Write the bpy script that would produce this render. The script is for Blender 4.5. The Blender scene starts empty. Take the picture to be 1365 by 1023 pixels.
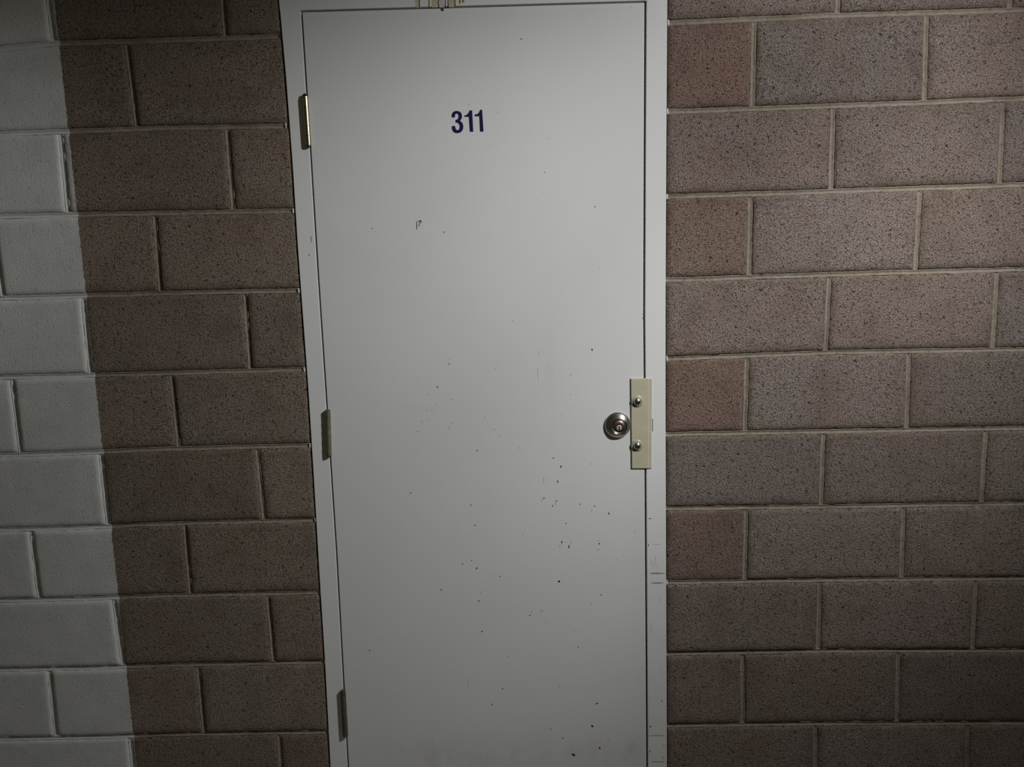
import bpy, bmesh, math, random
from mathutils import Vector, Matrix

# measured layout in metres: x along the wall, z up, wall face at y = 0
CAM_LOC = [0.003, -1.90967, 1.41114]
CAM_ROT = [[0.999404, 0.027607, 0.020702], [0.016478, 0.145312, -0.989249], [-0.030318, 0.989001, 0.144771]]
BED_L = {10: [[-1.2145, 1.9961], [-1.1212, 2.0007], [-0.8537, 1.999], [-0.5786, 1.998]], 9: [[-1.1178, 1.7937], [-0.8738, 1.7945], [-0.5741, 1.788]], 8: [[-1.2658, 1.5929], [-1.1148, 1.5918], [-0.8941, 1.5885], [-0.5723, 1.5839]], 7: [[-1.1266, 1.3887], [-0.9137, 1.389], [-0.5715, 1.3854]], 6: [[-1.1265, 1.1837], [-0.9339, 1.1832], [-0.5724, 1.1838]], 5: [[-1.1235, 0.9793], [-0.9536, 0.9829], [-0.5709, 0.9818]], 4: [[-1.1239, 0.7749], [-0.9737, 0.7785], [-0.571, 0.7789]], 3: [[-1.1232, 0.5739], [-0.9935, 0.5763], [-0.5708, 0.5751]], 2: [[-1.124, 0.3726], [-1.0134, 0.3746], [-0.5741, 0.3741]], 1: [[-1.1248, 0.1653], [-1.0338, 0.167], [-0.5754, 0.1671]]}
BED_R = {10: [[0.3659, 1.9953], [0.7544, 1.9984], [1.2046, 1.995]], 9: [[0.3659, 1.7909], [0.7609, 1.7906], [1.2183, 1.7925]], 8: [[0.3622, 1.5887], [0.7672, 1.5884], [1.232, 1.5896]], 7: [[0.3622, 1.3836], [0.7736, 1.3852], [1.2459, 1.3838]], 6: [[0.3621, 1.184], [0.7797, 1.1888], [1.2595, 1.1827]], 5: [[0.3621, 0.9869], [0.7862, 0.9835], [1.2733, 0.9793]], 4: [[0.362, 0.7875], [0.7925, 0.7819], [1.2869, 0.7776]], 3: [[0.362, 0.5822], [0.7988, 0.5793], [1.3008, 0.5718]], 2: [[0.3619, 0.3787], [0.8052, 0.3772], [1.3145, 0.3683]], 1: [[0.3618, 0.1674], [0.8118, 0.1646], [1.3288, 0.1566]]}
HEAD_L = {10: [[-0.7068, -0.7084], [-1.1289, -1.1332]], 9: [[-0.9451, -0.9508]], 8: [[-0.7226, -0.7223], [-1.1412, -1.1376]], 7: [[-0.9266, -0.9231], [-1.3352, -1.3368]], 6: [[-0.712, -0.7109], [-1.1311, -1.1278]], 5: [[-0.9189, -0.9194], [-1.3409, -1.3383]], 4: [[-0.7088, -0.712], [-1.1294, -1.1282]], 3: [[-0.9256, -0.9224], [-1.341, -1.3399]], 2: [[-0.714, -0.716], [-1.1319, -1.1361]], 1: [[-0.9251, -0.9245], [-1.3426, -1.3386]], 0: [[-0.7193, -0.7165], [-1.1366, -1.1349]]}
HEAD_R = {10: [[0.7667, 0.7657], [1.1726, 1.1751]], 9: [[0.5674, 0.5699], [0.9818, 0.9768]], 8: [[0.7634, 0.7629], [1.1741, 1.1708]], 7: [[0.5664, 0.5672], [0.9795, 0.9816]], 6: [[0.7626, 0.7664], [1.1822, 1.1817]], 5: [[0.561, 0.564], [0.9757, 0.9725]], 4: [[0.763, 0.7633], [1.1784, 1.1786]], 3: [[0.5668, 0.568], [0.9802, 0.9777]], 2: [[0.7668, 0.7654], [1.1787, 1.1775]], 1: [[0.5667, 0.564], [0.9864, 0.9818]], 0: [[0.7706, 0.7652], [1.1846, 1.1796]]}
FRAME_OUT_L = [[-0.5681, 2.0789], [-0.5646, 1.9069], [-0.5636, 1.6943], [-0.5651, 1.493], [-0.5645, 1.314], [-0.5639, 1.13], [-0.5662, 0.8698], [-0.5692, 0.6206], [-0.5708, 0.3839], [-0.5764, 0.0639]]
GAP_L = [[-0.5166, 2.0516], [-0.5173, 1.7287], [-0.519, 1.4169], [-0.5191, 1.1288], [-0.5196, 0.6826], [-0.5269, 0.0813]]
GAP_R = [[0.3094, 2.044], [0.306, 1.7016], [0.3026, 1.298], [0.3041, 0.8678], [0.305, 0.0657]]
FRAME_OUT_R = [[0.3611, 2.0455], [0.3586, 1.6998], [0.3565, 1.3342], [0.3563, 1.0457], [0.3576, 0.5989], [0.3594, 0.0647]]
GAP_T = [[-0.5166, 2.0516], [-0.1576, 2.0481], [0.3094, 2.044]]
PAINT = [[-1.1186, 2.0994], [-1.1152, 2.0048], [-1.114, 1.7935], [-1.1152, 1.5881], [-1.117, 1.3875], [-1.1185, 1.1845], [-1.1193, 0.9812], [-1.1197, 0.7758], [-1.121, 0.5749], [-1.124, 0.3726], [-1.1233, 0.1596]]
CHIPS_DARK = [[-0.3127, 0.8479, 0.00173, 0.00173], [-0.1548, 0.8109, 0.00173, 0.00173], [-0.1457, 0.7553, 0.00192, 0.00192], [-0.1835, 0.6486, 0.00173, 0.00173], [-0.1591, 0.6583, 0.00154, 0.00154], [-0.1464, 0.636, 0.0025, 0.0025], [-0.0849, 0.6117, 0.00173, 0.00173], [-0.2438, 0.5774, 0.00192, 0.00192], [-0.1438, 0.5432, 0.00211, 0.00211], [-0.1387, 0.4565, 0.00211, 0.00211], [-0.4467, 0.408, 0.00173, 0.00173], [-0.0885, 0.2888, 0.00192, 0.00192], [-0.1186, 0.243, 0.00211, 0.00211], [0.0723, 0.5938, 0.00288, 0.00288], [-0.0076, 0.4994, 0.00192, 0.00192], [0.1841, 0.5532, 0.00173, 0.00173], [0.1207, 0.4063, 0.00173, 0.00173], [0.1685, 0.2397, 0.00269, 0.00269], [0.1552, 0.1733, 0.00365, 0.00365], [0.1744, 0.1065, 0.00307, 0.00307], [0.1019, 0.0875, 0.00461, 0.00461], [0.0734, 0.1388, 0.00192, 0.00192], [0.1979, 0.128, 0.00154, 0.00154], [0.0942, 0.7548, 0.00154, 0.00154], [0.2077, 0.7789, 0.00211, 0.00211], [-0.1966, 1.1873, 0.00154, 0.00154], [-0.2295, 1.1281, 0.00211, 0.00211], [-0.1336, 0.9583, 0.00154, 0.0023], [0.0645, 0.9323, 0.00154, 0.00154], [0.1698, 1.2134, 0.00173, 0.00384], [0.0652, 0.9326, 0.00154, 0.00154], [0.0749, 0.8692, 0.00173, 0.00346], [0.0379, 0.8255, 0.00192, 0.00192], [0.0703, 0.8164, 0.00192, 0.00192], [0.0596, 0.8034, 0.00192, 0.00192], [0.1325, 0.8063, 0.00173, 0.00173], [0.1705, 0.7999, 0.00173, 0.00173], [0.2076, 0.7792, 0.00211, 0.00211], [0.0822, 0.7032, 0.00173, 0.00384], [0.1011, 0.69, 0.00192, 0.00461], [0.1812, 0.6965, 0.00211, 0.00211], [0.0728, 0.5938, 0.0025, 0.0025], [0.0107, 1.9701, 0.00173, 0.00173], [0.0595, 1.656, 0.00134, 0.00134], [-0.375, 1.5339, 0.00134, 0.00134], [-0.195, 1.5193, 0.00173, 0.00173], [0.1821, 1.5694, 0.00154, 0.00154], [0.3013, 1.3018, 0.00154, 0.00384], [0.3003, 1.2905, 0.00154, 0.00288]]
CHIPS_FAINT = [[0.0237, 0.5115, 0.00384, 0.00384], [0.04, 0.1672, 0.00384, 0.00384], [-0.1376, 0.5686, 0.0023, 0.0023], [-0.4093, 0.4463, 0.0023, 0.0023], [-0.0695, 0.382, 0.00173, 0.00384], [0.0336, 0.4808, 0.00192, 0.00192], [0.1575, 0.53, 0.00192, 0.00192], [0.1124, 0.4526, 0.00192, 0.00192], [0.2752, 0.7272, 0.0023, 0.0023], [-0.4816, 0.3908, 0.00192, 0.00192], [-0.286, 0.1331, 0.0023, 0.0023], [-0.2149, 0.3442, 0.00154, 0.00154], [-0.0035, 0.5097, 0.00192, 0.00192], [0.0674, 0.293, 0.00154, 0.00384], [-0.2498, 0.6777, 0.00154, 0.00154], [-0.0201, 0.7266, 0.00154, 0.00269], [-0.1816, 0.3106, 0.00067, 0.01728], [-0.193, 1.0945, 0.00288, 0.00288], [-0.1961, 1.1994, 0.00154, 0.00154], [-0.2353, 1.0822, 0.00192, 0.00192], [-0.2474, 1.0671, 0.00192, 0.00192], [-0.1678, 1.1271, 0.00134, 0.0023], [-0.1094, 1.0471, 0.0023, 0.0023], [-0.0858, 1.0124, 0.00288, 0.00192], [-0.0738, 0.9946, 0.00192, 0.00192], [0.085, 0.9082, 0.0025, 0.00384], [0.1145, 1.1508, 0.00346, 0.00192], [0.1135, 1.0994, 0.00192, 0.00192], [-0.0226, 0.962, 0.0023, 0.0023], [-0.2038, 1.0194, 0.00192, 0.00384], [-0.1937, 1.0328, 0.00192, 0.00288], [-0.2735, 1.0388, 0.00307, 0.0023], [-0.2542, 1.0441, 0.00384, 0.00154], [-0.2862, 1.0131, 0.00384, 0.00192], [-0.2531, 1.1096, 0.00192, 0.00192], [-0.0786, 1.1714, 0.0023, 0.00192], [0.034, 1.2079, 0.00096, 0.0096], [0.03, 1.1551, 0.00115, 0.01728], [0.0879, 1.0445, 0.00173, 0.00173], [0.1127, 1.0534, 0.00134, 0.00134], [-0.2588, 1.0693, 0.00192, 0.00192], [0.0837, 0.9098, 0.0025, 0.00307], [0.038, 0.8738, 0.00192, 0.00768], [0.0333, 0.8202, 0.00192, 0.00422], [0.1627, 0.7882, 0.0023, 0.00384], [0.0951, 0.7556, 0.00192, 0.00192], [0.1785, 0.6808, 0.0023, 0.00307], [0.2271, 0.6533, 0.00192, 0.00192], [0.1073, 0.7026, 0.0023, 0.00288], [0.1628, 0.9149, 0.0023, 0.0023], [0.0774, 0.6924, 0.00269, 0.00384], [0.0677, 0.8086, 0.00269, 0.00384], [0.1806, 0.7045, 0.00422, 0.00154], [0.0721, 1.7359, 0.00173, 0.00173], [0.0546, 1.6074, 0.00134, 0.00134], [-0.03, 1.2926, 0.00173, 0.00288], [0.1912, 1.4196, 0.00173, 0.00173], [-0.3661, 1.5257, 0.00154, 0.00154], [-0.0716, 1.7229, 0.00173, 0.00173], [-0.0523, 1.8019, 0.00192, 0.00192], [-0.1212, 1.8236, 0.00211, 0.0023], [0.2745, 2.0335, 0.00192, 0.00192]]
SCRATCH = [[[-0.2629, 1.5473], [-0.2626, 1.5372], [-0.2635, 1.528]], [[-0.2526, 1.5498], [-0.2554, 1.5425], [-0.2575, 1.5352]], [[-0.2526, 1.5505], [-0.251, 1.5442]], [[-0.2605, 1.5471], [-0.2534, 1.5494]]]
JAMB_MARKS = [[-0.5295, 1.5123, 0.00134, 0.00672], [-0.5374, 1.4736, 0.00192, 0.00192], [0.3338, 0.6106, 0.02208, 0.00173], [0.3337, 0.5835, 0.02112, 0.00134], [0.3154, 0.7625, 0.00499, 0.00115], [0.3114, 0.6897, 0.00173, 0.00307], [0.3327, 0.1418, 0.02112, 0.00115], [0.3346, 0.0629, 0.02112, 0.00115], [0.3143, 0.169, 0.0023, 0.00346], [0.3128, 0.0949, 0.00173, 0.00422], [0.3452, 0.2439, 0.0023, 0.00192]]
JAMB_FAINT = [[0.3179, 0.6417, 0.00115, 0.0096], [0.3239, 0.6374, 0.00096, 0.01152], [0.3299, 0.6456, 0.00115, 0.01344], [0.3358, 0.6308, 0.00077, 0.0096], [0.3173, 0.4555, 0.00096, 0.01152], [0.3416, 0.536, 0.00096, 0.0096], [0.3249, 0.3102, 0.00384, 0.00115], [0.3419, 0.7138, 0.00192, 0.00115], [0.332, 0.6912, 0.01152, 0.00115], [0.3512, 0.11, 0.00288, 0.00384], [0.3491, 0.0762, 0.00288, 0.00384]]
RESIDUE = [[-0.2398, -0.2308, 2.0501, 1], [-0.232, -0.2293, 2.0499, 0], [-0.2092, -0.206, 2.0491, 2], [-0.201, -0.1866, 2.0486, 1], [-0.1867, -0.1839, 2.0483, 0], [-0.183, -0.1722, 2.048, 3], [-0.1701, -0.1674, 2.0485, 0], [-0.1631, -0.1604, 2.0483, 0], [-0.1596, -0.147, 2.048, 1], [-0.147, -0.1441, 2.0477, 0], [-0.1358, -0.1313, 2.0549, 2], [-0.1282, -0.1228, 2.0571, 2]]
DROP = [-0.1758, 2.0437]
DRIPS = [[-0.5731, 1.7897], [-0.5704, 1.5838], [-0.5705, 1.3854], [-0.5704, 1.1837], [-0.5699, 0.9818], [-0.57, 0.7789], [-0.5698, 0.5751], [-0.572, 0.374], [-0.5733, 0.1671], [0.3641, 1.9954], [0.3623, 1.7919], [0.3604, 1.5888], [0.3602, 1.1854], [0.36, 0.5833]]
ONE_A = [[-0.1332, 1.7977], [-0.1279, 1.799], [-0.1236, 1.8028], [-0.12, 1.8093], [-0.1137, 1.8091], [-0.1127, 1.7585], [-0.1214, 1.7586], [-0.1227, 1.794], [-0.1331, 1.7943]]
ONE_B = [[-0.108, 1.7993], [-0.1024, 1.7997], [-0.0978, 1.8031], [-0.0941, 1.8099], [-0.0892, 1.8099], [-0.0875, 1.7581], [-0.0965, 1.7581], [-0.0969, 1.7945], [-0.1079, 1.7949]]
THREE = [[-0.1646, 1.7937], [-0.1646, 1.7993], [-0.1625, 1.8049], [-0.158, 1.8084], [-0.1516, 1.8094], [-0.1448, 1.8077], [-0.1405, 1.804], [-0.1389, 1.7985], [-0.1392, 1.7937], [-0.1409, 1.7889], [-0.1444, 1.7854], [-0.1401, 1.7825], [-0.1372, 1.7773], [-0.1366, 1.7712], [-0.138, 1.7646], [-0.1417, 1.7595], [-0.1475, 1.7568], [-0.1532, 1.7562], [-0.1594, 1.7579], [-0.1637, 1.7624], [-0.1653, 1.7685], [-0.1654, 1.774], [-0.1566, 1.7741], [-0.1564, 1.7688], [-0.1547, 1.7652], [-0.1512, 1.7635], [-0.1478, 1.7649], [-0.146, 1.7691], [-0.146, 1.7746], [-0.1478, 1.7789], [-0.1515, 1.7812], [-0.1558, 1.7815], [-0.1555, 1.7885], [-0.1518, 1.7887], [-0.1489, 1.7907], [-0.1478, 1.7946], [-0.148, 1.7994], [-0.1497, 1.8019], [-0.1525, 1.8026], [-0.155, 1.8014], [-0.1561, 1.7985], [-0.1563, 1.7934]]
HINGES = [[[-0.519, 1.8609], [-0.5187, 1.7339]], [[-0.5148, 1.0787], [-0.5198, 0.9545]], [[-0.5248, 0.2979], [-0.5262, 0.1608]]]
BOLT = [0.2326, 1.0164]
PLATE = [[0.2674, 1.137], [0.3215, 1.1355], [0.3197, 0.8987], [0.2682, 0.9001]]
PBOLTS = [[0.2832, 1.077], [0.2821, 0.9609]]
LAMP_AT = (1.4161, -1.3257, 2.4827)  # one unseen lamp, its brightness shaped by several added spot lobes
LAMP_LOBES = [('lamp_lobe', LAMP_AT, (-1.489, 0, .379), 127.1, 61.8, 1., (1, 1, 1)),
         ('lamp_lobe', LAMP_AT, (.576, 0, 1.593), 87.1, 68.3, 1., (1, 1, 1)),
         ('lamp_lobe', LAMP_AT, (.909, 0, .926), 73.8, 51.3, 1., (1, 1, 1)),
         ('lamp_lobe', LAMP_AT, (-3.132, 0, 1.168), 120.3, 28.6, 1., (1, 1, 1))]
AMB, AMB_S = (1, .92, .62, 1), .041

# ------------------------------------------------------------------ helpers
C = bpy.context.scene.collection
rnd = random.Random(311)

def lerp_pts(pts, t, ti, vi):
    """piecewise linear value of column vi at t in column ti (clamped with the end slope)"""
    p = sorted(pts, key=lambda q: q[ti])
    if t <= p[0][ti]: a, b = p[0], p[1]
    elif t >= p[-1][ti]: a, b = p[-2], p[-1]
    else:
        for a, b in zip(p, p[1:]):
            if a[ti] <= t <= b[ti]: break
    f = (t - a[ti]) / (b[ti] - a[ti])
    return a[vi] + f * (b[vi] - a[vi])

def obj(name, bm, mats, parent=None, smooth=False):
    me = bpy.data.meshes.new(name)
    bm.normal_update()
    bm.to_mesh(me); bm.free()
    o = bpy.data.objects.new(name, me)
    C.objects.link(o)
    for m in (mats if isinstance(mats, (list, tuple)) else [mats]): me.materials.append(m)
    if smooth:
        for p in me.polygons: p.use_smooth = True
    if parent: o.parent = parent
    return o

def thing(name, label, cat, loc=(0, 0, 0), group=None):
    o = bpy.data.objects.new(name, None); C.objects.link(o)
    o.location = loc; o['label'] = label; o['category'] = cat
    if group: o['group'] = group
    return o

def keep_world(o, root):
    """mesh was written in world coordinates: parent it under a root that stands at its own place"""
    o.parent = root
    o.location = -root.location
    return o

def box(bm, x0, x1, y0, y1, z0, z1, mi=0):
    v = [bm.verts.new((x, y, z)) for x in (x0, x1) for y in (y0, y1) for z in (z0, z1)]
    for q in ((0, 1, 3, 2), (4, 6, 7, 5), (0, 4, 5, 1), (2, 3, 7, 6), (0, 2, 6, 4), (1, 5, 7, 3)):
        f = bm.faces.new([v[i] for i in q]); f.material_index = mi
    return v

def lathe(bm, prof, c, axis='y', n=48, mi=0, cap=True, shift=None):
    """prof: (radius, offset along axis); axis 'y' points out of the wall (towards -y), 'z' up"""
    rings = []
    for r, h in prof:
        ring = []
        for i in range(n):
            a = 2 * math.pi * i / n
            k = min(1, max(0, h - .004) / (shift[2] - .004)) if shift else 0
            if axis == 'y': p = (c[0] + r * math.cos(a) + (shift[0] * k if shift else 0), c[1] - h, c[2] + r * math.sin(a) + (shift[1] * k if shift else 0))
            else: p = (c[0] + r * math.cos(a), c[1] + r * math.sin(a), c[2] + h)
            ring.append(bm.verts.new(p))
        rings.append(ring)
    for a, b in zip(rings, rings[1:]):
        for i in range(n):
            j = (i + 1) % n
            f = bm.faces.new((a[i], a[j], b[j], b[i])); f.material_index = mi; f.smooth = True
    if cap:
        for ring in (rings[0], rings[-1]):
            try: f = bm.faces.new(ring); f.material_index = mi
            except ValueError: pass
    return rings

# ------------------------------------------------------------------ node helpers
class Mat:
    def __init__(s, name):
        s.m = bpy.data.materials.new(name); s.m.use_nodes = True
        s.t = s.m.node_tree; s.b = s.t.nodes['Principled BSDF']
    def n(s, typ, **kw):
        x = s.t.nodes.new(typ)
        for k, v in kw.items():
            if k.startswith('i_'): x.inputs[k[2:].replace('_', ' ')].default_value = v
            else: setattr(x, k, v)
        return x
    def l(s, a, b): s.t.links.new(a, b)
    def math(s, op, a, b=None, c=None, clamp=False):
        x = s.n('ShaderNodeMath', operation=op, use_clamp=clamp)
        for i, v in enumerate((a, b, c)):
            if v is None: continue
            if isinstance(v, (int, float)): x.inputs[i].default_value = v
            else: s.l(v, x.inputs[i])
        return x.outputs[0]
    def mix(s, f, a, b, blend='MIX'):
        x = s.n('ShaderNodeMix', data_type='RGBA', blend_type=blend)
        for sock, v in ((x.inputs[0], f), (x.inputs[6], a), (x.inputs[7], b)):
            if isinstance(v, (int, float)): sock.default_value = v
            elif isinstance(v, tuple): sock.default_value = (*v, 1)
            else: s.l(v, sock)
        return x.outputs[2]
    def noise(s, vec, scale, detail=2, rough=.5):
        x = s.n('ShaderNodeTexNoise'); s.l(vec, x.inputs['Vector'])
        x.inputs['Scale'].default_value = scale; x.inputs['Detail'].default_value = detail; x.inputs['Roughness'].default_value = rough
        return x.outputs['Fac']
    def ramp(s, v, lo, hi, a=0., b=1.):
        x = s.n('ShaderNodeMapRange', clamp=True)
        s.l(v, x.inputs[0])
        for i, q in enumerate((lo, hi, a, b)): x.inputs[i + 1].default_value = q
        return x.outputs[0]
    def bump(s, h, strength, dist):
        x = s.n('ShaderNodeBump'); x.inputs['Strength'].default_value = strength; x.inputs['Distance'].default_value = dist
        s.l(h, x.inputs['Height']); s.l(x.outputs[0], s.b.inputs['Normal'])
    def coord(s): return s.n('ShaderNodeNewGeometry').outputs['Position']

def plain(name, col, rough=.5, metal=0., noise=0., scale=60., bump=0.):
    M = Mat(name)
    M.b.inputs['Roughness'].default_value = rough; M.b.inputs['Metallic'].default_value = metal
    nz = M.noise(M.coord(), scale, 4, .6)
    lo = tuple(c * (1 - noise) for c in col); hi = tuple(min(1, c * (1 + noise)) for c in col)
    M.l(M.mix(M.ramp(nz, .3, .7), lo, hi), M.b.inputs['Base Color'])
    if bump: M.bump(nz, bump, .0006)
    return M.m

PAINT = (.66, .665, .662)

def paint_material(name, with_dirt, k=1.):
    """off-white semi-gloss paint on steel, rolled on by hand"""
    M = Mat(name); P = M.coord()
    big = M.ramp(M.noise(P, 2.6, 3), .3, .7)
    col = M.mix(big, tuple(c * .97 * k for c in PAINT), tuple(c * 1.02 * k for c in PAINT))
    smudge = M.ramp(M.noise(P, 9, 5, .65), .58, .8)
    col = M.mix(M.math('MULTIPLY', smudge, .13), col, (.50, .48, .38))
    if with_dirt:
        d = M.n('ShaderNodeAttribute', attribute_name='dirt').outputs['Fac']
        grit = M.ramp(M.noise(P, 30, 6, .72), .34, .75)
        col = M.mix(M.math('MULTIPLY', d, M.math('ADD', M.math('MULTIPLY', grit, .75), .25), clamp=True), col, (.23, .215, .17))
    M.l(col, M.b.inputs['Base Color'])
    M.b.inputs['Roughness'].default_value = .42
    M.b.inputs['Specular IOR Level'].default_value = .35
    M.bump(M.noise(P, 330, 2), .06, .0008)
    return M.m

def wall_material():
    """ground-face concrete block with tooled mortar; bare tan brown, painted pale grey left of the paint line"""
    M = Mat('concrete_block'); P = M.coord()
    sep = M.n('ShaderNodeSeparateXYZ'); M.l(P, sep.inputs[0])
    X, Z = sep.outputs[0], sep.outputs[2]
    tint = M.n('ShaderNodeAttribute', attribute_name='tint')
    mort = M.n('ShaderNodeAttribute', attribute_name='mortar').outputs['Fac']
    # paint line: slightly out of plumb, ragged edge
    edge = M.math('MULTIPLY_ADD', Z, .0045, PAINT_X)
    edge = M.math('ADD', edge, M.math('MULTIPLY', M.math('SUBTRACT', M.noise(P, 60, 4, .7), .5), .011))
    painted = M.math('LESS_THAN', X, edge)
    # grain of the block
    g1 = M.noise(P, 330, 3, .75)
    g2 = M.noise(P, 130, 3, .6)
    vor = M.n('ShaderNodeTexVoronoi'); M.l(P, vor.inputs['Vector']); vor.inputs['Scale'].default_value = 195
    vor.inputs['Randomness'].default_value = 1
    pits = M.math('MULTIPLY', M.ramp(vor.outputs['Distance'], .44, .18), M.ramp(g2, .46, .58))
    deep = M.math('MULTIPLY', M.ramp(M.noise(P, 95, 3, .6), .61, .68), M.ramp(g1, .36, .50))
    grain = M.ramp(g1, .37, .65)
    base = M.mix(grain, BLOCK_DARK, BLOCK_LIGHT)
    base = M.mix(M.ramp(M.noise(P, 5.5, 3, .6), .42, .72), base, M.mix(.28, base, (.20, .115, .085)))
    base = M.mix(M.ramp(M.noise(P, 11, 4, .6), .50, .75), base, M.mix(.3, base, (.070, .060, .052)))
    base = M.mix(1., base, tint.outputs['Color'], 'MULTIPLY')
    base = M.mix(M.math('MULTIPLY', pits, .76), base, (.035, .028, .024))
    base = M.mix(M.math('MULTIPLY', deep, .85), base, (.022, .018, .016))
    mcol = M.mix(M.ramp(M.noise(P, 85, 4, .6), .3, .7), MORTAR_DARK, MORTAR_LIGHT)
    mcol = M.mix(M.ramp(M.noise(P, 7, 3), .52, .75), mcol, (.175, .142, .108))
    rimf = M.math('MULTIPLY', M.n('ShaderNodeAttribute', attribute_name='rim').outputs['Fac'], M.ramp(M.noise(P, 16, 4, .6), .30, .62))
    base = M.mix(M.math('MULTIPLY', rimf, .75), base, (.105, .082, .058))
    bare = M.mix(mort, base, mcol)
    pcol = M.mix(M.ramp(M.noise(P, 14, 4), .3, .75), (.50, .505, .495), (.58, .58, .57))
    pp = M.math('MULTIPLY', pits, M.ramp(M.noise(P, 23, 3), .56, .72))
    pcol = M.mix(M.math('MULTIPLY', pp, .35), pcol, (.16, .15, .13))
    M.l(M.mix(painted, bare, pcol), M.b.inputs['Base Color'])
    M.l(M.math('MULTIPLY_ADD', painted, -.38, .93), M.b.inputs['Roughness'])
    M.b.inputs['Specular IOR Level'].default_value = .25
    # relief: strong open grain on the bare block, filled by the paint, fine sand in the mortar
    h = M.math('SUBTRACT', M.math('MULTIPLY_ADD', g1, .9, M.math('MULTIPLY', g2, .6)), M.math('ADD', M.math('MULTIPLY', pits, .8), M.math('MULTIPLY', deep, 1.1)))
    amt = M.math('MULTIPLY', M.math('MULTIPLY_ADD', painted, -.78, 1.), M.math('SUBTRACT', M.math('MULTIPLY_ADD', mort, -.75, 1.), M.math('MULTIPLY', rimf, .5)))
    M.bump(M.math('MULTIPLY', h, amt), .70, .0055)
    return M.m

# ------------------------------------------------------------------ materials
PAINT_X = -1.1235
BLOCK_DARK, BLOCK_LIGHT = (.062, .049, .042), (.405, .336, .294)
MORTAR_DARK, MORTAR_LIGHT = (.205, .173, .135), (.295, .254, .202)
m_wall = wall_material()
m_door = paint_material('door_paint', True)
m_frame = paint_material('frame_paint', True, 1.06)
m_chip = plain('paint_chip', (.055, .048, .035), .8, noise=.4, scale=900)
m_faint = plain('scuff', (.50, .49, .45), .6, noise=.12, scale=700)
m_navy = plain('navy_vinyl', (.010, .010, .060), .35)
m_brass = plain('worn_brass', (.36, .33, .23), .33, 1., .25, 120)
m_dull = plain('painted_over_hinge', (.25, .23, .16), .40, .65, .3, 90)
m_old = plain('tarnished_hinge', (.075, .066, .042), .6, .15, .3, 90)
m_pin = plain('dark_steel', (.09, .075, .05), .4, .8, .3, 200)
m_nickel = plain('satin_nickel', (.40, .39, .36), .30, 1., .12, 160)
m_cyl = plain('bronze_cylinder', (.30, .235, .19), .38, 1., .2, 200)
m_key = plain('keyway_plug', (.66, .62, .52), .3, .45, .1, 200)
m_black = plain('black_void', (.006, .006, .006), .9)
m_plate = plain('latch_guard_beige', (.48, .445, .325), .50, .0, .06, 25)
m_zinc = plain('zinc_bolt', (.50, .52, .46), .26, 1., .15, 300)
m_washer = plain('washer', (.44, .47, .39), .38, .35, .12, 300)
m_res = [plain('residue_brown', (.16, .115, .045), .8, noise=.4, scale=400), plain('residue_tan', (.50, .45, .34), .7, noise=.2, scale=250),
         plain('residue_olive', (.25, .22, .07), .8, noise=.4, scale=400), plain('residue_pink', (.56, .50, .46), .7, noise=.1, scale=250)]
m_floor = plain('concrete_floor', (.20, .19, .175), .8, 0, .25, 14, .3)

# ------------------------------------------------------------------ the wall: every block a modelled face, tooled mortar between
CO = .2032; JW = .0060                      # course height, half a joint
XL, XR = -2.15, 2.15
def bed(side, k, x):
    T = BED_L if side == 'L' else BED_R
    base = k * CO - .035
    if k in T: 
        pts = T[k]; x = min(max(x, min(p[0] for p in pts) - .1), max(p[0] for p in pts) + .1)
        return lerp_pts(pts, x, 0, 1)
    return base

def frame_out_l(z): return lerp_pts(FRAME_OUT_L, z, 1, 0)
def frame_out_r(z): return lerp_pts(FRAME_OUT_R, z, 1, 0)

RED = {(9, 0): .95, (7, 0): .75, (5, 0): .95, (3, 0): .7, (1, 0): .35, (8, 0): .25, (6, 1): .25, (9, 2): .25, (7, 2): .2}

wb = bmesh.new()
tint = wb.verts.layers.float_color.new('tint')
mor = wb.verts.layers.float.new('mortar')
rim = wb.verts.layers.float.new('rim')

def jit(s): return rnd.uniform(-s, s)

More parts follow.
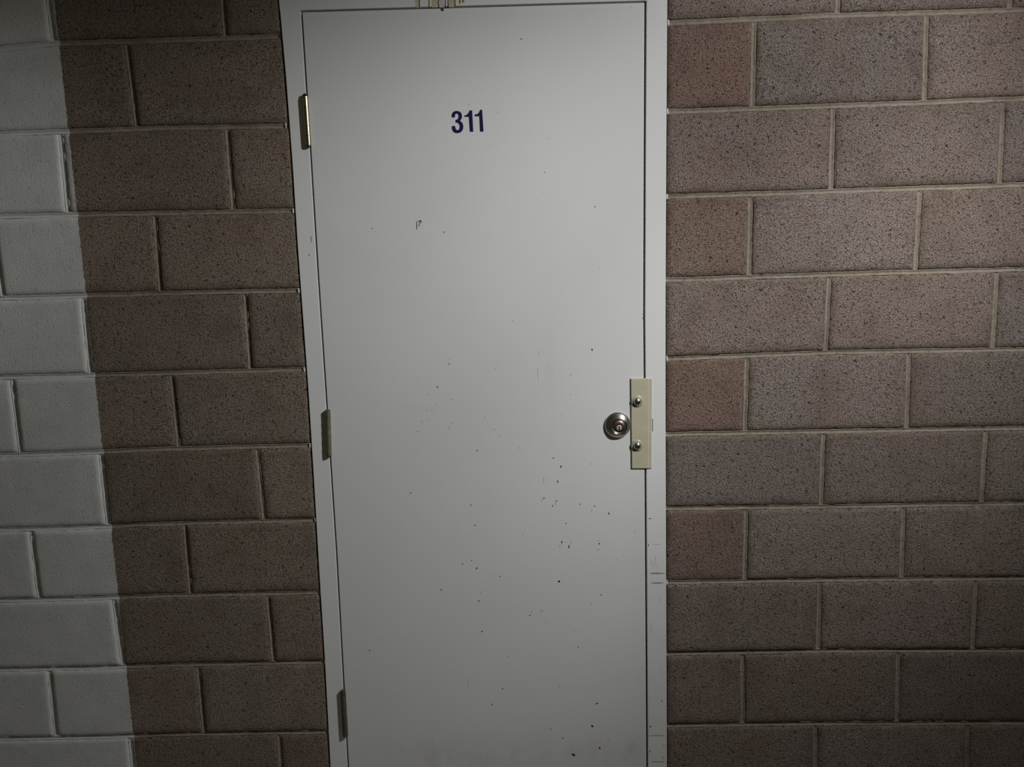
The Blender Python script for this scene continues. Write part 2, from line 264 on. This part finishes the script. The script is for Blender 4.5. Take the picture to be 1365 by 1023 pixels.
def block(cl, cr, zb, zt, col):
    """front face of one block. cl, cr: x of the left/right end at (bottom, top); zb, zt: functions of x"""
    w = cr[0] - cl[0]; nx = max(6, int(w / .011)); nz = 17
    def place(u, v):
        x0 = cl[0] + (cr[0] - cl[0]) * u; x1 = cl[1] + (cr[1] - cl[1]) * u
        x = x0 + (x1 - x0) * v
        return x, zb(x) + (zt(x) - zb(x)) * v
    us = [0, .0035 / w] + [i / (nx - 2) for i in range(1, nx - 2)] + [1 - .0035 / w, 1]
    h = .19; vs = [0, .0035 / h] + [i / (nz - 2) for i in range(1, nz - 2)] + [1 - .0035 / h, 1]
    tx, tz = jit(.0006), jit(.0006)
    grid = []
    for j, v in enumerate(vs):
        row = []
        for i, u in enumerate(us):
            x, z = place(u, v)
            onx = i in (0, len(us) - 1); onz = j in (0, len(vs) - 1)
            nearx = i in (1, len(us) - 2); nearz = j in (1, len(vs) - 2)
            y = tx * (u - .5) * 2 + tz * (v - .5) * 2 + jit(.0003)
            if onx: x += jit(.0010)
            if onz: z += jit(.0010)
            if onx or onz: y += .0034 + abs(jit(.0012))
            elif nearx or nearz: y += .0004 + (rnd.random() < .12) * abs(jit(.0030))
            p = wb.verts.new((x, y, z)); p[tint] = (*col, 1); p[mor] = 0.
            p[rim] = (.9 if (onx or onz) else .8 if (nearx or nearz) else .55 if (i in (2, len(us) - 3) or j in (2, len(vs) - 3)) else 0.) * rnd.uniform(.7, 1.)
            row.append(p)
        grid.append(row)
    for a, b in zip(grid, grid[1:]):
        for i in range(len(a) - 1):
            wb.faces.new((a[i], a[i + 1], b[i + 1], b[i])).smooth = True
    # sides going back into the wall
    ring = grid[0] + [r[-1] for r in grid[1:]] + grid[-1][-2::-1] + [r[0] for r in grid[-2:0:-1]]
    back = []
    for p in ring:
        q = wb.verts.new((p.co.x, .02, p.co.z)); q[tint] = (*col, 1); q[mor] = 0.
        back.append(q)
    for i in range(len(ring)):
        j = (i + 1) % len(ring)
        wb.faces.new((ring[j], ring[i], back[i], back[j]))

PROF = [(-1.25, .0100), (-1.0, .0034), (-.72, .0036), (-.40, .0052), (0, .0060), (.40, .0052), (.72, .0036), (1.0, .0034), (1.25, .0100)]
def mortar(path, horizontal, deep=0.):
    """a tooled joint along path [(x, z)], concave profile"""
    rows = []
    w = .0
    for i, (x, z) in enumerate(path):
        w = .6 * w + jit(.0005)
        row = []
        for t, y in PROF:
            a = t * JW * (1 + jit(.05)) + w
            q = (x, y + deep + jit(.00025), z + a) if horizontal else (x + a, y + deep + jit(.00025), z)
            p = wb.verts.new(q); p[tint] = (1, 1, 1, 1); p[mor] = 1.
            row.append(p)
        rows.append(row)
    for a, b in zip(rows, rows[1:]):
        for i in range(len(PROF) - 1):
            wb.faces.new((a[i], b[i], b[i + 1], a[i + 1]) if horizontal else (a[i], a[i + 1], b[i + 1], b[i])).smooth = True

def heads(side, k):
    """x (bottom, top) of the upright joints of course k"""
    T = HEAD_L if side == 'L' else HEAD_R
    if k in T: known = [tuple(p) for p in T[k]]
    else:
        par = k % 2
        if side == 'L': known = [(-.714, -.714)] if par == 0 else [(-.925, -.925)]
        else: known = [(.766, .766)] if par == 0 else [(.567, .567)]
    known.sort()
    step = .4064
    while known[0][0] - step > XL: known.insert(0, (known[0][0] - step + jit(.002), known[0][1] - step + jit(.002)))
    while known[-1][0] + step < XR: known.append((known[-1][0] + step + jit(.002), known[-1][1] + step + jit(.002)))
    return known

FR_TOP = 2.105
TOPK = 14
for k in range(0, TOPK):
    for side in 'LR':
        zl = max(k * CO - .035, .0)
        js = heads(side, k)
        zb = lambda x, k=k, side=side: max(bed(side, k, x) + JW, .001)
        zt = lambda x, k=k, side=side: bed(side, k + 1, x) - JW
        zm0, zm1 = zl, (k + 1) * CO - .035
        over = zm0 > FR_TOP - .03
        if side == 'L':
            end = (frame_out_l(zm0) - .0035, frame_out_l(zm1) - .0035) if not over else (-.1, -.1)
            js = [j for j in js if j[0] < end[0] - .05]
            ends = [(XL, XL)] + js + [end]
        else:
            end = (frame_out_r(zm0) + .0022, frame_out_r(zm1) + .0022) if not over else (-.1, -.1)
            js = [j for j in js if j[0] > end[0] + .05]
            ends = [end] + js + [(XR, XR)]
        for i, (a, b) in enumerate(zip(ends, ends[1:])):
            ga = 0 if (i == 0) else JW
            gb = 0 if (i == len(ends) - 2) else JW
            t = 1 + jit(.10)
            col = (t * (1 + jit(.02)), t, t * (1 + jit(.02)))
            if side == 'R':
                rd = RED.get((k, i), rnd.random() * .12)
                col = (col[0] * (1 - .02 * rd), col[1] * (1 - .20 * rd), col[2] * (1 - .26 * rd))
            else:
                col = (col[0] * .98, col[1] * .95, col[2] * .87)
            block((a[0] + ga, a[1] + ga), (b[0] - gb, b[1] - gb), zb, zt, col)
        for j in js:
            z0, z1 = zb(j[0]) - .003, zt(j[1]) + .003
            n = 20
            mortar([(j[0] + (j[1] - j[0]) * s / n, z0 + (z1 - z0) * s / n) for s in range(n + 1)], False, .0003)
        if k > 0:
            x0, x1 = (XL, (frame_out_l(zm0) - .0006) if zm0 < FR_TOP else -.1) if side == 'L' else ((frame_out_r(zm0) + .0006) if zm0 < FR_TOP else -.1, XR)
            n = int((x1 - x0) / .010)
            mortar([(x0 + (x1 - x0) * s / n, bed(side, k, x0 + (x1 - x0) * s / n)) for s in range(n + 1)], True)
# block that fills the course above the door head
block((-.6, -.6), (.4, .4), lambda x: FR_TOP + .004, lambda x: 11 * CO - .035 - JW, (1, 1, 1))
# solid core behind the faces (with the door opening left free)
def core(*a):
    for p in box(wb, *a): p[tint] = (1, 1, 1, 1); p[mor] = 1.
core(XL, -.572, .0185, .19, 0, TOPK * CO - .035)
core(.362, XR, .0185, .19, 0, TOPK * CO - .035)
core(-.572, .362, .0185, .19, FR_TOP, TOPK * CO - .035)
wall = obj('wall_back', wb, m_wall)
wall['kind'] = 'structure'
wall['label'] = 'tan brown concrete block wall, its left edge painted pale grey'; wall['category'] = 'wall'

# ------------------------------------------------------------------ floor
fb = bmesh.new(); box(fb, -3.2, 3.2, -4.5, .19, -.12, 0)
fl = obj('floor', fb, m_floor); fl['kind'] = 'structure'; fl['label'] = 'bare concrete floor in front of the door'; fl['category'] = 'floor'

# ------------------------------------------------------------------ steel door frame
YF = -.002                                   # face of the frame
ZT = lerp_pts(GAP_T, -.1, 0, 1)
def gap_l(z): return lerp_pts(GAP_L, z, 1, 0)
def gap_r(z): return lerp_pts(GAP_R, z, 1, 0)
def gap_t(x): return lerp_pts(GAP_T, x, 0, 1)
fr = bmesh.new()
fdirt = fr.verts.layers.float.new('dirt')
GH = .0021                                   # half of the gap round the leaf
HEAD_Z = (gap_t(-.5166) + GH, gap_t(.3094) + GH)
def jamb(out, inn, bev):
    top = HEAD_Z[0] if inn(1.) > out(1.) else HEAD_Z[1]
    zs = [0.001 + (top - .001) * i / 60 for i in range(61)]
    sgn = 1 if inn(1.) > out(1.) else -1
    rows = []
    for z in zs:
        o_, i_ = out(z), inn(z)
        prof = [(o_, .0175), (o_, YF + bev), (o_ + sgn * bev * .4, YF + bev * .3), (o_ + sgn * bev, YF)]
        for s in range(1, 8): prof.append((o_ + (i_ - o_) * s / 8, YF))
        prof += [(i_ - sgn * bev, YF), (i_ - sgn * bev * .4, YF + bev * .3), (i_, YF + bev), (i_, .048), (i_ + sgn * .016, .048), (i_ + sgn * .016, .12), (o_, .12)]
        rows.append([fr.verts.new((x, y, z)) for x, y in prof])
    for a, b in zip(rows, rows[1:]):
        for i in range(len(a)):
            j = (i + 1) % len(a)
            fr.faces.new((a[i], a[j], b[j], b[i]))
    fr.faces.new(rows[0]); fr.faces.new(rows[-1][::-1])
jamb(frame_out_l, lambda z: gap_l(z) - GH, .0008)
jamb(frame_out_r, lambda z: gap_r(z) + GH + .0004, .0010)
xs = [-.5145 + (.306 + .5145) * i / 40 for i in range(41)]
rows = []
cols = [None] + [gap_l(ZT) - GH - .001] + xs + [gap_r(ZT) + GH + .001] + [None]
for ci, x in enumerate(cols):
    at = (lambda z, x=x, ci=ci: x if x is not None else (frame_out_l(z) if ci == 0 else frame_out_r(z)))
    zt = gap_t(x if x is not None else (-.56 if ci == 0 else .35)) + GH
    leg = ci in (0, 1, len(cols) - 2, len(cols) - 1)
    if leg: zt = HEAD_Z[0] if ci < 2 else HEAD_Z[1]
    prof = [(.12, FR_TOP), (YF, FR_TOP), (YF, zt + (0 if leg else .001)), (YF + (0 if leg else .001), zt), (.048, zt), (.048, zt - .016), (.12, zt - .016)]
    rows.append([fr.verts.new((at(z), y, z)) for y, z in prof])
for a, b in zip(rows, rows[1:]):
    for i in range(len(a)):
        j = (i + 1) % len(a); fr.faces.new((a[j], a[i], b[i], b[j]))
fr.faces.new(rows[0][::-1]); fr.faces.new(rows[-1])
# blobs of paint that bridge the frame and the mortar joints
for x, z in DRIPS:
    for q in range(3):
        r = rnd.uniform(.0010, .0020)
        geo = bmesh.ops.create_icosphere(fr, subdivisions=2, radius=r)
        xx = x - .001 if x < 0 else x + .0005
        for v in geo['verts']:
            v.co = (v.co.x * .8 + xx + jit(.001), v.co.y * .55 + .0015, v.co.z * 1.5 + z + jit(.006))
for v in fr.verts:
    d = 0.
    if v.co.x > .3 and v.co.z < .62: d = .10 + .12 * max(0, rnd.random() - .4)
    v[fdirt] = d
bmesh.ops.recalc_face_normals(fr, faces=fr.faces)
frame = obj('trim_1', fr, m_frame)
frame['kind'] = 'structure'
frame['label'] = 'white painted steel frame around the closed door'; frame['category'] = 'door frame'

def blob(bm, x, z, rx, rz, y, n=12):
    """thin chipped spot with an uneven outline lying on a painted face"""
    a0 = rnd.random() * 6
    o = [1 + .22 * math.sin(2 * t + a0) + jit(.12) for t in [2 * math.pi * i / n for i in range(n)]]
    ring = [bm.verts.new((x + rx * o[i] * math.cos(2 * math.pi * i / n), y, z + rz * o[i] * math.sin(2 * math.pi * i / n))) for i in range(n)]
    lo = [bm.verts.new((v.co.x, y + .0004, v.co.z)) for v in ring]
    bm.faces.new(ring)
    for i in range(n):
        j = (i + 1) % n; bm.faces.new((ring[j], ring[i], lo[i], lo[j]))

def strip(bm, pts, w, y):
    up = []
    for i, (x, z) in enumerate(pts):
        a = pts[max(0, i - 1)]; b = pts[min(len(pts) - 1, i + 1)]
        dx, dz = b[0] - a[0], b[1] - a[1]; L = math.hypot(dx, dz) or 1
        ww = w * (.6 + .4 * math.sin(math.pi * (i + .5) / len(pts)))
        up.append((bm.verts.new((x - dz / L * ww, y, z + dx / L * ww)), bm.verts.new((x + dz / L * ww, y, z - dx / L * ww))))
    for a, b in zip(up, up[1:]): bm.faces.new((a[0], b[0], b[1], a[1]))

jm = bmesh.new()
for x, z, rx, rz in JAMB_MARKS: blob(jm, x, z, rx, rz, YF - .0002)
o = obj('scuff_mark', jm, m_chip_soft := plain('dark_scuff', (.20, .195, .175), .8, noise=.5, scale=500), frame); o['label'] = 'dark scuffs on the white frame'
jm = bmesh.new()
for x, z, rx, rz in JAMB_FAINT: blob(jm, x, z, rx, rz, YF - .00015)
o = obj('scratch_mark', jm, m_faint, frame); o['label'] = 'faint grey scratches on the white frame'
# glue and paint left on the head of the frame by letters that were scraped off
for i, (x0, x1, zb_, ci) in enumerate(RESIDUE):
    rb = bmesh.new()
    n = 10; L_, R_ = [], []
    for s in range(n + 1):
        z = zb_ + (zb_ + .030 - zb_) * s / n
        L_.append(rb.verts.new((x0 + jit(.0006), YF - .0003, z))); R_.append(rb.verts.new((x1 + jit(.0006), YF - .0003, z)))
    for s in range(n): rb.faces.new((L_[s], R_[s], R_[s + 1], L_[s + 1]))
    o = obj('letter_residue', rb, m_res[ci], frame)
    o['label'] = 'brown and yellow remains of scraped off lettering'
db = bmesh.new(); blob(db, DROP[0], DROP[1], .0035, .0032, YF - .0004)
o = obj('tar_drop', db, m_chip, frame); o['label'] = 'dark drop at the door top'

# ------------------------------------------------------------------ the door leaf
dbm = bmesh.new()
ddirt = dbm.verts.layers.float.new('dirt')
YD = -.0015
DIRT = [(.265, .105, .022, .035, .30), (.10, .06, .45, .09, .13), (-.25, .05, .3, .08, .10), (.16, .11, .03, .03, .15), (-.06, .10, .02, .03, .12), (.10, .10, .018, .02, .2), (-.15, .08, .02, .03, .15), (-.3, .09, .02, .04, .12), (.02, .13, .02, .05, .10), (.22, .08, .06, .02, .12),
        (-.10, .60, .25, .5, .035), (-.1, 1.05, .30, .18, .03), (.06, 1.17, .010, .08, .10), (-.30, .10, .18, .06, .12), (.20, .62, .02, .05, .05), (.285, .5, .02, .5, .04)]
nx, nz = 90, 220
zbot = .012
grid = []
for j in range(nz + 1):
    v = j / nz; row = []
    for i in range(nx + 1):
        u = i / nx
        x_ = -.51 + .815 * u
        zt = gap_t(x_) - GH
        z = zbot + (zt - zbot) * v
        xl, xr = gap_l(z) + GH, gap_r(z) - GH - .0004
        e = .0013; y = YD
        if i == 0: x = xl; y += e
        elif i == 1: x = xl + e
        elif i == nx: x = xr; y += e
        elif i == nx - 1: x = xr - e
        else: x = xl + (xr - xl) * u
        if j == nz: y += e
        p = dbm.verts.new((x, y, z))
        d = 0.
        for cx, cz, sx, sz, a in DIRT: d += a * math.exp(-((x - cx) / sx) ** 2 - ((z - cz) / sz) ** 2)
        p[ddirt] = min(d, 1.)
        row.append(p)
    grid.append(row)
for a, b in zip(grid, grid[1:]):
    for i in range(nx): dbm.faces.new((a[i], a[i + 1], b[i + 1], b[i]))
ring = grid[0] + [r[-1] for r in grid[1:]] + grid[-1][-2::-1] + [r[0] for r in grid[-2:0:-1]]
back = [dbm.verts.new((p.co.x, .0425, p.co.z)) for p in ring]
for i in range(len(ring)):
    j = (i + 1) % len(ring); dbm.faces.new((ring[j], ring[i], back[i], back[j]))
dbm.faces.new(back)
door = obj('door_1', dbm, m_door)
door['kind'] = 'structure'
door['label'] = 'white painted flush steel door marked 311, closed in its white frame'
door['category'] = 'door'
cb = bmesh.new()
for x, z, rx, rz in CHIPS_DARK: blob(cb, x, z, rx, rz, YD - .0002, 10)
for s in SCRATCH: strip(cb, s, .0011, YD - .00025)
o = obj('chip_mark', cb, m_chip, door); o['label'] = 'small dark chips and a scratch in the white paint'; o['kind'] = 'stuff'
cb = bmesh.new()
for x, z, rx, rz in CHIPS_FAINT: blob(cb, x, z, rx, rz, YD - .00015, 10)
o = obj('smudge_mark', cb, m_faint, door); o['label'] = 'faint grey smudges on the white paint'; o['kind'] = 'stuff'

# ------------------------------------------------------------------ hinges: five knuckles on a pin, the leaves folded into the gap
for hi, ((xt, zt_), (xb, zb_)) in enumerate(HINGES):
    r = .0068 if hi == 0 else .0069
    yc = -.0078
    mat = (m_brass, m_dull, m_old)[hi]
    hb = bmesh.new()
    cap = .0075 if hi == 0 else .002
    bulge = (.00007, .00002, 0.)[hi]
    z0, z1 = zb_ + cap * .6, zt_ - cap
    x_at = lambda z: xb + (xt - xb) * (z - zb_) / (zt_ - zb_)
    h = (z1 - z0) / 5
    for q in range(5):
        a, b = z0 + q * h + .0002, z0 + (q + 1) * h - .0002
        c = x_at((a + b) / 2)
        lathe(hb, [(r - bulge, a), (r - bulge * .25, a + (b - a) * .25), (r, (a + b) / 2), (r - bulge * .25, a + (b - a) * .75), (r - bulge, b)], (c, yc, 0), 'z', 40, cap=False)
        for zz in (a, b):                       # flat ends of the knuckle
            hb.faces.new([hb.verts.new((c + (r - bulge) * math.cos(2 * math.pi * i / 40), yc + (r - bulge) * math.sin(2 * math.pi * i / 40), zz)) for i in range(40)])
        # the leaf this knuckle is rolled from, going back into the gap
        g = gap_l((a + b) / 2)
        s0, s1 = (g - .0017, g - .0003) if q % 2 == 0 else (g + .0003, g + .0017)
        box(hb, s0, s1, yc + .002, .030, a, b)
    hinge = obj('hinge', hb, mat, door)
    hinge['label'] = ('worn brass hinge at the top of the door', 'dull olive hinge at mid height of the door', 'dark tarnished hinge near the door bottom')[hi]
    pb = bmesh.new()
    c0, c1 = x_at(z0), x_at(z1)
    lathe(pb, [(.0030, z0 - .001), (.0030, z1 + .001)], ((c0 + c1) / 2, yc, 0), 'z', 16)
    rc = r * .86
    lathe(pb, [(rc, z1 + .0006), (rc, z1 + cap * .55), (rc * .8, z1 + cap * .85), (rc * .35, z1 + cap)], (c1, yc, 0), 'z', 24)
    lathe(pb, [(rc * .4, z0 - cap * .6), (rc * .85, z0 - cap * .4), (rc, z0 - .0006)], (c0, yc, 0), 'z', 24)
    obj('hinge_pin', pb, m_pin if hi == 0 else mat, hinge)

# ------------------------------------------------------------------ deadbolt
bx, bz = BOLT
fx, fz = bx + .0022, bz - .0020            # the cylinder sits a little low and right in its collar
lb = bmesh.new()
lathe(lb, [(.0335, 0), (.0335, .0040), (.0328, .0056), (.0300, .0085), (.0225, .0142), (.0217, .0148), (.0203, .0150), (.0194, .0146), (.0189, .0130)], (bx, YD, bz), 'y', 72, cap=False, shift=(fx - bx, fz - bz, .0148))
lock = obj('deadbolt', lb, m_nickel, door)
lock['label'] = 'round keyed deadbolt with a tapered nickel collar'
fb_ = bmesh.new()
lathe(fb_, [(.0188, .002), (.0188, .0142), (.0182, .0148), (.0170, .0148), (.0167, .0141), (.0150, .0141), (.0147, .0145), (.0072, .0145)], (fx, YD, fz), 'y', 64, cap=False)
face = obj('cylinder_face', fb_, m_cyl, lock)
kb = bmesh.new()
lathe(kb, [(.0070, .012), (.0070, .0152), (.0062, .0157), (.0040, .0157)], (fx, YD, fz - .0032), 'y', 40)
obj('cylinder_plug', kb, m_key, lock)
kb = bmesh.new()
# paracentric key slot
pts = [(-.0012, .0058), (.0012, .0058), (.0016, .002), (.0006, .0005), (.0020, -.0015), (.0016, -.0060), (-.0010, -.0060), (-.0018, -.0015), (-.0004, .0002), (-.0016, .002)]
f0 = [kb.verts.new((fx + x + .0004, YD - .0161, fz - .0032 + z)) for x, z in pts]
f1 = [kb.verts.new((v.co.x, YD - .0149, v.co.z)) for v in f0]
kb.faces.new(f0)
for i in range(len(f0)):
    j = (i + 1) % len(f0); kb.faces.new((f0[j], f0[i], f1[i], f1[j]))
obj('keyway', kb, m_black, lock)

# ------------------------------------------------------------------ latch guard plate bolted over the door edge
px_, pz_ = (PLATE[0][0] + PLATE[2][0]) / 2, (PLATE[0][1] + PLATE[2][1]) / 2
guard = thing('latch_guard', 'beige steel latch guard plate with two bolts beside the deadbolt', 'latch guard', (px_, YD, pz_))
gb_ = bmesh.new()
(xa, za), (xb_, zb2), (xc, zc), (xd, zd) = PLATE
def plate_pt(u, v): 
    x = (xa * (1 - u) + xb_ * u) * v + (xd * (1 - u) + xc * u) * (1 - v)
    z = (za * (1 - u) + zb2 * u) * v + (zd * (1 - u) + zc * u) * (1 - v)
    return x, z
# folded along the strike side: a shallow crease a little in from the right edge
us = [0, .02, .5, .80, .835, .87, .98, 1]; ys = [.0010, 0, 0, 0, .0003, .0009, .0011, .0022]
vs = [0, .005, .25, .5, .75, .995, 1]
G = []
for v in vs:
    row = []
    for u, y in zip(us, ys):
        x, z = plate_pt(u, v)
        row.append(gb_.verts.new((x, YF - .0040 + y + (.001 if v in (0, 1) else 0), z)))
    G.append(row)
for a, b in zip(G, G[1:]):
    for i in range(len(us) - 1): gb_.faces.new((a[i], a[i + 1], b[i + 1], b[i]))
ring = G[0] + [r[-1] for r in G[1:]] + G[-1][-2::-1] + [r[0] for r in G[-2:0:-1]]
back = [gb_.verts.new((p.co.x, YF - .0004, p.co.z)) for p in ring]
for i in range(len(ring)):
    j = (i + 1) % len(ring); gb_.faces.new((ring[j], ring[i], back[i], back[j]))
gb_.faces.new(back)
keep_world(obj('plate', gb_, m_plate), guard)
sb = bmesh.new()
box(sb, .3224, .3236, YF - .0008, YF + .0002, .997, 1.030)
keep_world(obj('wear_slot', sb, m_black), guard)
for (x, z) in PBOLTS:
    y0 = YF - .0040
    bb = bmesh.new()
    lathe(bb, [(.0098, .0012), (.0098, .0030), (.0092, .0050), (.0075, .0074), (.0050, .0089), (.0022, .0096), (.0003, .0097)], (x, y0, z), 'y', 40)
    bolt = keep_world(obj('carriage_bolt', bb, m_zinc), guard)
    ws = bmesh.new()
    lathe(ws, [(.0152, 0), (.0152, .0010), (.0144, .0016), (.0095, .0016)], (x, y0, z), 'y', 40, cap=False)
    obj('washer', ws, m_washer, bolt)

# ------------------------------------------------------------------ the room number
def digit_mesh(pts, y0, y1):
    b = bmesh.new()
    a = [b.verts.new((x, y1, z)) for x, z in pts]; c = [b.verts.new((x, y0, z)) for x, z in pts]
    f = b.faces.new(a); f.normal_update(); bmesh.ops.triangulate(b, faces=[f], ngon_method='EAR_CLIP')
    for i in range(len(a)):
        j = (i + 1) % len(a); b.faces.new((a[i], a[j], c[j], c[i]))
    bmesh.ops.recalc_face_normals(b, faces=b.faces)
    return b
def smooth_outline(pts, it):
    """Chaikin corner cutting"""
    for _ in range(it):
        o = []
        for i in range(len(pts)):
            p, q = pts[i], pts[(i + 1) % len(pts)]
            o += [(p[0] * .75 + q[0] * .25, p[1] * .75 + q[1] * .25), (p[0] * .25 + q[0] * .75, p[1] * .25 + q[1] * .75)]
        pts = o
    return pts
cx = (THREE[0][0] + ONE_B[4][0]) / 2; cz = sum(p[1] for p in ONE_A) / len(ONE_A)
num = thing('room_number', 'dark blue vinyl number 311 stuck high on the white door', 'number', (cx, YD, cz))
for pts, it, txt in ((THREE, 1, '3'), (ONE_A, 0, '1'), (ONE_B, 0, '1')):
    keep_world(obj('digit', digit_mesh(smooth_outline([tuple(p) for p in pts], it), YD, YD - .0004), m_navy), num)

# ------------------------------------------------------------------ light
def spot(name, loc, aim, power, size_deg, blend, radius, col):
    L = bpy.data.lights.new(name, 'SPOT'); L.energy = power; L.spot_size = math.radians(size_deg); L.spot_blend = blend
    L.shadow_soft_size = radius; L.color = col
    o = bpy.data.objects.new(name, L); C.objects.link(o); o.location = loc
    o.rotation_euler = (Vector(aim) - Vector(loc)).to_track_quat('-Z', 'Y').to_euler()
    return o
# unseen lamp up to the right, split into added spots that shape its falloff
for nm, loc, aim, power, size, blend, col in LAMP_LOBES: spot(nm, loc, aim, power, size, blend, .028, col)

w = bpy.data.worlds.new('night_garage'); bpy.context.scene.world = w; w.use_nodes = True
bg = w.node_tree.nodes['Background']; bg.inputs['Color'].default_value = AMB; bg.inputs['Strength'].default_value = AMB_S

# ------------------------------------------------------------------ camera
cam = bpy.data.cameras.new('camera'); co = bpy.data.objects.new('camera', cam); C.objects.link(co)
cam.sensor_width = 36; cam.sensor_fit = 'HORIZONTAL'; cam.lens = 1000 / 1365 * 36
m = Matrix(CAM_ROT).to_4x4(); m.translation = Vector(CAM_LOC); co.matrix_world = m
cam.clip_start = .05
sc = bpy.context.scene; sc.camera = co
sc.cycles.use_denoising = False
sc.view_settings.view_transform = 'Standard'; sc.view_settings.look = 'None'
sc.view_settings.exposure = 0; sc.view_settings.gamma = 1; sc.view_settings.use_curve_mapping = False
